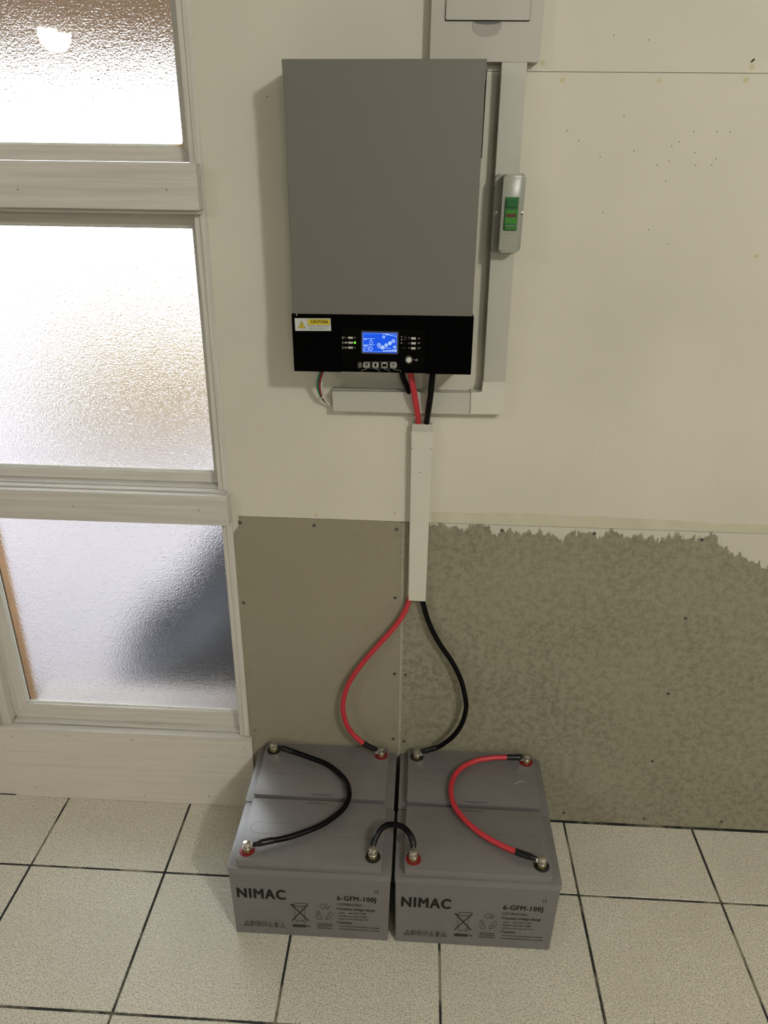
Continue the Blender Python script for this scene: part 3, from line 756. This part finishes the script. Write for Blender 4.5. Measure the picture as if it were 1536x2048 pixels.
fl.disc(963, 712, 17); fl.rect(930, 736, 998, 742); fl.rect(940, 752, 990, 758); fl.line([(935, 690), (935, 728)], 5); fl.line([(992, 690), (992, 728)], 5)
fl.build('key_pictograms', BLK2, pn, -0.10296)
# caution sticker
g = hom([0.0990274, 7.84438e-05, -5.76518e-06, 1.24601, 8.52259e-06, -0.000105088, 5.59644e-06, -2.38117e-05])
P = [g(335, 458), g(1122, 460), g(1108, 183), g(318, 180)]
st = vp(MB().prism(P, 'y', -0.1020, -0.1026), 'caution_sticker', STKW)
Flat(g).poly([(608, 203), (1092, 203), (1097, 325), (612, 325)]).poly([(403, 394), (553, 394), (472, 252)]).build('yellow_field', STKY, st, -0.10268)
fl = Flat(g); fl.line([(608, 203), (1092, 203), (1097, 325), (612, 325)], 5, True); fl.line([(403, 394), (553, 394), (472, 250)], 9, True)
fl.line([(612, 325), (616, 445)], 4); fl.line([(472, 285), (462, 328), (484, 328), (470, 372)], 8); fl.line([(463, 358), (470, 376), (480, 360)], 5)
fl.text('CAUTION', (667, 290), (1045, 290), 0.0053, 0.045)
fl.text('ELECTRIC SHOCK HAZARD', (642, 370), (1078, 370), 0.0018, 0.012); fl.text('ENERGY HAZARDOUS', (642, 418), (1008, 418), 0.0018, 0.012)
fl.build('sticker_lettering', INK, st, -0.10276)
vp(MB().box(0.1262, 0.1276, -0.1029, -0.1018, 1.2372, 1.2400, 0.0003, 1), 'bright_chip', BUTTON)


# ================================================================== BATTERIES
BW, BD, ZR, ZT = 0.3300, 0.1710, 0.1955, 0.2142
TERM = ((0.0366, 0.0290, 'red'), (0.2908, 0.0290, 'black'))
hb = hom([-0.00392028, 0.000225115, -2.45049e-05, 0.186954, 1.92993e-05, -0.000332535, 1.12547e-05, -8.9605e-05])


def hex_o(cx, cy, r, a0=0.0): return [(cx + r * math.cos(math.radians(60 * i) + a0), cy + r * math.sin(math.radians(60 * i) + a0)) for i in range(6)]


def stadium(x0, x1, y0, y1, n=10):
    r = (y1 - y0) / 2; cy = (y0 + y1) / 2; o = []
    for i in range(n + 1):
        a = math.radians(-90 + 180 * i / n); o.append((x1 - r + r * math.cos(a), cy + r * math.sin(a)))
    for i in range(n + 1):
        a = math.radians(90 + 180 * i / n); o.append((x0 + r + r * math.cos(a), cy + r * math.sin(a)))
    return o


def make_battery(label):
    e = empty('battery', (0, 0, 0), label, 'battery', 'lead-acid batteries in a block of four on the floor')
    t = 0.0022
    # slightly tapered case
    MB().hexa([(t + .0035, t + .0015, 0), (BW - t - .0035, t + .0015, 0), (BW - t - .0035, BD - t - .0015, 0), (t + .0035, BD - t - .0015, 0),
               (t, t, ZR - .0145), (BW - t, t, ZR - .0145), (BW - t, BD - t, ZR - .0145), (t, BD - t, ZR - .0145)], 0.0020).build('case', CASE, e)
    b = MB(); b.prism(rrect(0.0008, BW - 0.0008, 0.0008, BD - 0.0008, 0.0040), 'z', ZR - 0.0150, ZR, 0.0016, 3); b.build('rim', CASE2, e, True)
    b = MB(); b.prism(rrect(0.0195, BW - 0.0195, 0.0050, BD - 0.0050, 0.0048), 'z', ZR - 0.001, ZT, 0.0018, 3); b.build('lid', CASE2, e, True)
    # vent plug outlines moulded in the lid
    for x0, x1 in ((0.0320, 0.1430), (0.1850, 0.2960)):
        fl = Flat(); fl.line(stadium(x0, x1, 0.0730, 0.1010), 0.0007, True); fl.build('vent_outline', GROOVE, e, ZT + 0.00012, True)
    for x, y, c in TERM:
        rg = MB(); rg.cyl((x, y, ZT - 0.0005), 0.0156, 0.0013, 'z', 32, 0.0004)
        ring = rg.build('terminal_ring', REDP if c == 'red' else BLKP, e, True); ring['label'] = c + ' terminal ring'
        b = MB(); b.cyl((x, y, ZT + 0.0006), 0.0092, 0.0075, 'z', 24, 0.0008); b.build('terminal_post', BRASS, e, True)
        b = MB(); b.cyl((x, y, ZT + 0.0118), 0.0082, 0.0014, 'z', 22, 0.0003); b.cyl((x, y, ZT + 0.0132), 0.0066, 0.0022, 'z', 20, 0.0004)
        b.prism(hex_o(x, y, 0.0080, random.random()), 'z', ZT + 0.0154, ZT + 0.0212, 0.0009); b.cyl((x, y, ZT + 0.0210), 0.0052, 0.0009, 'z', 18, 0.0004)
        b.cyl((x, y, ZT + 0.0075), 0.0040, 0.005, 'z', 12)
        b.build('terminal_bolt', STEEL, e, True)
    # print on the front face
    y = 0.0017
    def face_y(z): return 0.0036 - 0.0014 * max(0, z) / 0.181 - 0.0004
    def put(fl, name):
        o = fl.build(name, INK, e, 0.0)
        for v in o.data.vertices: v.co.y = face_y(v.co.z)
        return o
    put(Flat(hb).text('NIMAC', (110, 244), (552, 268), 0.0290, 0.050), 'brand_lettering')
    fl = Flat(hb)
    fl.text('6-GFM-100J', (1010, 276), (1366, 289), 0.0138, 0.045); fl.text('(12V100AH/10Hr)', (1015, 322), (1238, 332), 0.0080, 0.020)
    fl.text('Constant voltage charge', (1020, 364), (1355, 375), 0.0076, 0.034)
    fl.text('Cyclic    use:14.50-15.00V', (1028, 397), (1278, 404), 0.0050, 0.028)
    fl.text('Standby use:13.50-13.80V', (1028, 425), (1280, 433), 0.0050, 0.028)
    fl.text('Initial current: less than 25A', (1031, 450), (1296, 460), 0.0048, 0.028)
    fl.text('Caution', (1027, 486), (1146, 491), 0.0080, 0.034)
    fl.text('Avoid short-circuiting battery terminals', (1030, 519), (1397, 531), 0.0046, 0.028)
    fl.text('Do not disassemble,heat above 50\u00b0C or incinerate', (1030, 545), (1397, 557), 0.0046, 0.028)
    fl.disc(1009, 348, 6); fl.disc(1014, 473, 6)
    put(fl, 'specification_text')
    fl = Flat(hb)   # CE mark
    fl.arc(1366, 197, 17, 6, 90, 270, 12); fl.arc(1388, 197, 17, 6, 90, 270, 12); fl.line([(1373, 197), (1386, 197)], 5)
    put(fl, 'conformity_mark')
    fl = Flat(hb)   # crossed-out bin
    fl.line([(600, 315), (753, 458)], 11); fl.line([(745, 318), (610, 456)], 11)
    fl.line([(593, 312), (630, 316), (632, 300), (742, 305), (748, 318), (740, 332)], 5); fl.line([(596, 322), (632, 328), (738, 330)], 5)
    fl.line([(624, 330), (634, 448), (648, 462), (705, 465)], 4); fl.line([(722, 334), (716, 440)], 4)
    fl.arc(720, 462, 15, 5); fl.line([(655, 330), (655, 338)], 4); fl.line([(690, 332), (690, 340)], 4); fl.line([(648, 462), (650, 472)], 4)
    fl.poly([(612, 492), (732, 498), (732, 523), (612, 517)])
    fl.text('Pb', (738, 521), (775, 523), 0.0078, 0.0)
    put(fl, 'crossed_bin_symbol')
    fl = Flat(hb)   # three chasing arrows
    cx, cy = 897, 388
    base = [(-42, -52), (-20, -78), (18, -78), (34, -52), (44, -58), (36, -34), (10, -36), (18, -44), (6, -62), (-12, -34)]
    for k in range(3):
        a = math.radians(120 * k); fl.line([(cx + p * math.cos(a) - q * math.sin(a), cy + p * math.sin(a) + q * math.cos(a)) for p, q in base], 3.6, True)
    fl.text('Sealed Lead Battery', (835, 492), (972, 498), 0.0042, 0.030); fl.text('Must Be Recycled Or', (835, 510), (972, 516), 0.0042, 0.030)
    fl.text('Disposed Of Properly', (835, 529), (972, 535), 0.0042, 0.030)
    put(fl, 'recycling_symbol')
    fl = Flat(hb)   # row of seven warning pictograms
    for k, (u, v) in enumerate(((198, 485), (249, 485), (301, 487), (357, 490), (411, 497), (465, 497), (521, 502))):
        if k in (0, 4, 6):
            fl.line([(u - 24, v + 19), (u + 24, v + 21), (u - 2, v - 25)], 4.5 if k == 0 else 3, True); fl.line([(u - 12, v + 10), (u + 12, v + 11)], 4); fl.line([(u, v - 6), (u - 4, v + 8)], 4)
        else:
            fl.arc(u, v, 25, 3.2, n=20)
            if k == 1: fl.line([(u - 8, v - 14), (u - 6, v + 14)], 7); fl.line([(u - 4, v), (u + 12, v - 12)], 5); fl.line([(u - 14, v - 14), (u + 16, v + 16)], 4)
            if k == 2: fl.line([(u - 12, v - 8), (u + 12, v - 4)], 6); fl.line([(u - 2, v - 8), (u + 4, v + 16)], 6); fl.line([(u - 16, v - 16), (u + 16, v + 16)], 4)
            if k == 3: fl.frame(u - 13, v - 10, u + 13, v + 10, 3); fl.line([(u - 8, v), (u + 8, v)], 3)
            if k == 5: fl.disc(u, v - 9, 8); fl.line([(u, v), (u, v + 14)], 15); fl.line([(u - 10, v - 8), (u + 10, v - 8)], 4)
    put(fl, 'warning_pictograms')
    return e


def copy_thing(src, label, loc, rz):
    r = src.copy(); COL.objects.link(r); r['label'] = label
    for ch in list(src.children):
        c = ch.copy(); COL.objects.link(c); c.parent = r
    r.location = loc; r.rotation_euler = (0, 0, rz); return r


bat0 = make_battery('front left grey battery, black jumper cable on its red terminal')
bats = [bat0,
        copy_thing(bat0, 'front right grey battery, red jumper cable on its black terminal', (0.3203, -0.3435, 0), 0),
        copy_thing(bat0, 'rear left grey battery against the wall, beside the window', (-0.0165 + BW, -0.0006, 0), math.pi),
        copy_thing(bat0, 'rear right grey battery against the wall, below the mottled board', (0.3210 + BW, -0.0006, 0), math.pi)]
bat0.location = (-0.0146, -0.3435, 0)
# serial numbers stamped near the joint edge, differing per battery
for b_, s_ in zip(bats, ('NM2309010323', 'NM2309010369', 'NM2309010504', 'NM2309010373')):
    fl = Flat(); fl.text(s_, (0, 0), (0.0445, 0), 0.0044, 0.008)
    o = fl.build('serial_number', INK2, b_, ZT + 0.00014, True)
    # reads right way up from the label's back side
    xc = 0.1605
    for v in o.data.vertices:
        x, y = v.co.x, v.co.y; v.co.x = xc + 0.0222 - x; v.co.y = 0.1610 - y


def world_term(b_, i):
    x, y, c = TERM[i]
    if b_ in (bats[0], bats[1]): return Vector((b_.location.x + x, b_.location.y + y, ZT + 0.0095))
    return Vector((b_.location.x - x, b_.location.y - y, ZT + 0.0095))


# ================================================================== CABLES
CR = 0.0058


def cable(name, label, col, pts, ends, r=CR, shr=0.026):
    """ends: (terminal point or None) for the start and the end; the sheath, a lug and a heat-shrink sleeve at each lug"""
    e = empty(name, tuple(pts[len(pts) // 2]), label, 'cable')
    off = tuple(-c for c in pts[len(pts) // 2])
    P = [Vector(p) for p in pts]
    lug = []
    for side, T_ in ((0, ends[0]), (1, ends[1])):
        if T_ is None: lug.append(None); continue
        q = P[0] if side == 0 else P[-1]; nb = P[1] if side == 0 else P[-2]
        lug.append((T_, q, nb))
    o = MB().tube(P, r, 16, 6).build('sheath', REDC if col == 'red' else BLKC, e, True); o.location = off
    for L, side in zip(lug, (0, 1)):
        if L is None: continue
        T_, q, nb = L
        # sleeve: follows the cable for shr, then necks down towards the lug barrel
        seq = P if side == 0 else P[::-1]
        path = [seq[0]]; acc = 0
        for a, b2 in zip(seq, seq[1:]):
            d = (b2 - a).length
            if acc + d >= shr: path.append(a + (b2 - a) * ((shr - acc) / d)); break
            path.append(b2); acc += d
        d = Vector((T_.x - q.x, T_.y - q.y, 0)); dist = d.length; d.normalize()
        neck = q + (Vector((T_.x, T_.y, T_.z + 0.002)) - q) * max(0.0, (dist - 0.0100) / max(dist, 1e-4)) * 0.9
        tp = [neck, neck + (q - neck) * 0.55] + path
        rr = [0.0044, 0.0054] + [r * 1.14] * (len(path))
        o = MB().tube(tp, rr, 16, 5).build('heat_shrink', SHRINK, e, True); o.location = off
        # lug: ring palm clamped under the bolt and a short tongue
        b = MB(); n = 26; zc = T_.z - 0.0011; pr_, pq = Vector((-d.y, d.x, 0)), -d
        out = []
        for i in range(n + 1):
            a = math.radians(-60 + (300) * i / n) ; v = (pq * -math.cos(a) + pr_ * math.sin(a))
            ang = math.radians(30 + 300 * i / n); v = pq * math.cos(ang) + pr_ * math.sin(ang)
            out.append((T_.x + v.x * 0.0088, T_.y + v.y * 0.0088))
        e1 = T_ + pq * 0.0150
        out += [(e1.x - pr_.x * 0.0040, e1.y - pr_.y * 0.0040), (e1.x + pr_.x * 0.0040, e1.y + pr_.y * 0.0040)]
        b.prism(out, 'z', zc, zc + 0.0026, 0.0004, 1)
        e2 = neck
        a0 = Vector((T_.x, T_.y, zc + 0.0012)) + pq * 0.0095
        b.tube([a0, a0 + (e2 - a0) * 0.5 + Vector((0, 0, 0.0008)), e2 + (q - e2) * .3], [0.0032, 0.0042, 0.0044], 10, 3)
        o = b.build('lug', TIN, e, True); o.location = off
    return e


A = [(0.0478, -0.3081, 0.229), (0.0652, -0.3012, 0.228), (0.0963, -0.2901, 0.226), (0.1276, -0.2746, 0.2252), (0.1611, -0.2546, 0.2252),
     (0.1857, -0.2329, 0.226), (0.2053, -0.2084, 0.227), (0.2144, -0.1811, 0.228), (0.213, -0.1556, 0.228), (0.2026, -0.1284, 0.228),
     (0.1806, -0.1015, 0.227), (0.1515, -0.0775, 0.226), (0.117, -0.0622, 0.226), (0.0787, -0.0479, 0.227), (0.0474, -0.0385, 0.229)]
cable('battery_cable', 'black cable curving between the two left batteries', 'black', A, (world_term(bats[0], 0), world_term(bats[2], 1)))
B = [(0.2762, -0.2980, 0.233), (0.2785, -0.2905, 0.238), (0.2836, -0.2820, 0.243), (0.2915, -0.2740, 0.249), (0.3022, -0.2685, 0.253), (0.3168, -0.2679, 0.255),
     (0.332, -0.2704, 0.253), (0.3436, -0.2774, 0.249), (0.3515, -0.2862, 0.243), (0.3549, -0.2925, 0.238), (0.3562, -0.2985, 0.233)]
cable('battery_cable', 'short black arched cable linking the two front batteries', 'black', B, (world_term(bats[0], 1), world_term(bats[1], 0)), shr=0.020)
Cc = [(0.5980, -0.0315, 0.229), (0.5652, -0.0335, 0.229), (0.5364, -0.0362, 0.228), (0.5037, -0.0442, 0.227), (0.473, -0.0611, 0.226), (0.4511, -0.0859, 0.226),
      (0.4393, -0.1159, 0.227), (0.4362, -0.1437, 0.227), (0.439, -0.1745, 0.228), (0.4504, -0.2027, 0.228), (0.468, -0.2271, 0.227), (0.4908, -0.2504, 0.226),
      (0.5179, -0.2707, 0.226), (0.545, -0.2871, 0.227), (0.5715, -0.2995, 0.228), (0.5886, -0.3065, 0.229)]
cable('battery_cable', 'red cable curving between the two right batteries', 'red', Cc, (world_term(bats[3], 0), world_term(bats[1], 1)), shr=0.030)
D = [(0.3205, -0.0900, 1.152), (0.3202, -0.05, 1.1359), (0.3286, -0.047, 1.0938), (0.3345, -0.035, 1.0587), (0.3380, -0.0160, 1.0300), (0.3385, -0.0105, 1.0120), (0.3385, -0.0100, 0.98), (0.3370, -0.0100, 0.80), (0.3360, -0.0110, 0.66), (0.3302, -0.013, 0.6275), (0.3193, -0.0147, 0.5954), (0.2994, -0.0163, 0.5609), (0.2731, -0.018, 0.5251), (0.2463, -0.02, 0.489), (0.2221, -0.022, 0.4526),
     (0.2007, -0.024, 0.4118), (0.1897, -0.026, 0.3708), (0.1879, -0.028, 0.341), (0.1943, -0.0307, 0.3078), (0.2085, -0.0323, 0.2788), (0.2325, -0.0325, 0.2524), (0.2504, -0.0325, 0.2400), (0.2600, -0.0320, 0.2350)]
D[0] = (0.3195, -0.050, 1.155)
cable('battery_cable', 'long red cable from inverter through white duct to rear left battery', 'red', D, (None, world_term(bats[2], 0)), 0.0056, 0.030)
Ee = [(0.3625, -0.055, 1.155), (0.3615, -0.055, 1.1382), (0.3589, -0.047, 1.0899), (0.3566, -0.035, 1.0593), (0.3545, -0.0160, 1.0300), (0.3545, -0.0105, 1.0120), (0.3555, -0.0100, 0.98), (0.3570, -0.0100, 0.80), (0.3565, -0.011, 0.66), (0.36, -0.013, 0.6286), (0.3753, -0.0155, 0.5772), (0.3994, -0.018, 0.5279), (0.4287, -0.0205, 0.4827), (0.4511, -0.023, 0.4367),
      (0.4636, -0.0255, 0.3896), (0.4668, -0.028, 0.3597), (0.4596, -0.032, 0.3209), (0.4408, -0.0335, 0.2833), (0.408, -0.0330, 0.2490), (0.3800, -0.0310, 0.2350)]
cable('battery_cable', 'long black cable from inverter through white duct to rear right battery', 'black', Ee, (None, world_term(bats[3], 1)), 0.0056, 0.030)
# mains lead into the horizontal trunking
e = empty('mains_cable', (0.31, -0.03, 1.11), 'short black lead behind the red cable, entering the horizontal trunking', 'cable')
o = MB().tube([(0.3040, -0.050, 1.155), (0.3048, -0.050, 1.1401), (0.3077, -0.040, 1.1193), (0.3152, -0.030, 1.1001), (0.3208, -0.016, 1.0800), (0.3220, -0.012, 1.0700)], 0.0056, 14, 6).build('sheath', BLKC, e, True); o.location = (-0.31, 0.03, -1.11)
# thin wires at the left end
for nm, m_, dx, lab in (('green', W_GRN, -0.0040, 'thin green wire between inverter and left end of trunking'), ('red', W_RED, 0.0, 'thin dark red wire between inverter and left end of trunking'),
                        ('white', W_WHT, 0.0036, 'thin white wire between inverter and left end of trunking')):
    pts = [(0.1650 + dx, -0.0500, 1.155), (0.1640 + dx, -0.0490, 1.1366), (0.1558 + dx, -0.0420, 1.1100), (0.1540 + dx * .9, -0.0330, 1.0905), (0.1595 + dx * .5, -0.0200, 1.0672), (0.1733, -0.0120 - dx * .4, 1.0545), (0.1850, -0.0100 - dx * .4, 1.0520)]
    tag(MB().tube(pts, 0.0019, 10, 6).build('wire', m_, None, True), lab, 'wire')
b = MB(); b.tube([(0.1565 + 0.0050 * math.cos(a), -0.0235 + 0.0045 * math.sin(a), 1.0735 + 0.0035 * math.cos(a)) for a in [math.radians(30 * i) for i in range(13)]], 0.0011, 8, 2)
b.box(0.1600, 0.1636, -0.0265, -0.0230, 1.0745, 1.0778, 0.0004, 1)
tag(b.build('cable_tie', PVC2, None, True), 'small white cable tie around the three thin wires', 'cable tie')
# lint on the rear right lid
tag(MB().tube([(0.5796, -0.1017, ZT + .0006), (0.586, -0.099, ZT + .0010), (0.5908, -0.095, ZT + .0022), (0.597, -0.0935, ZT + .0030), (0.6028, -0.0932, ZT + .0010)], 0.0005, 6, 4).build('thread', W_WHT, None, True),
    'tiny white thread lying on the rear right battery', 'thread')

# ceiling lamps out of view above and behind the camera
for k, (x, y, lab) in enumerate(((-2.3, -2.7, 'round ceiling lamp front left, outside the picture'), (1.7, -2.45, 'round ceiling lamp front right, outside the picture'),
                 (-3.2, -6.8, 'round ceiling lamp rear left, outside the picture'), (1.7, -6.6, 'round ceiling lamp rear right, outside the picture'))):
    e = empty('ceiling_lamp', (x, y, 2.65), lab, 'lamp', 'ceiling lamps outside the picture')
    MB().cyl((0, 0, -0.03), 0.06, 0.03, 'z', 24, 0.003).build('lamp_base', PVC2, e, True)
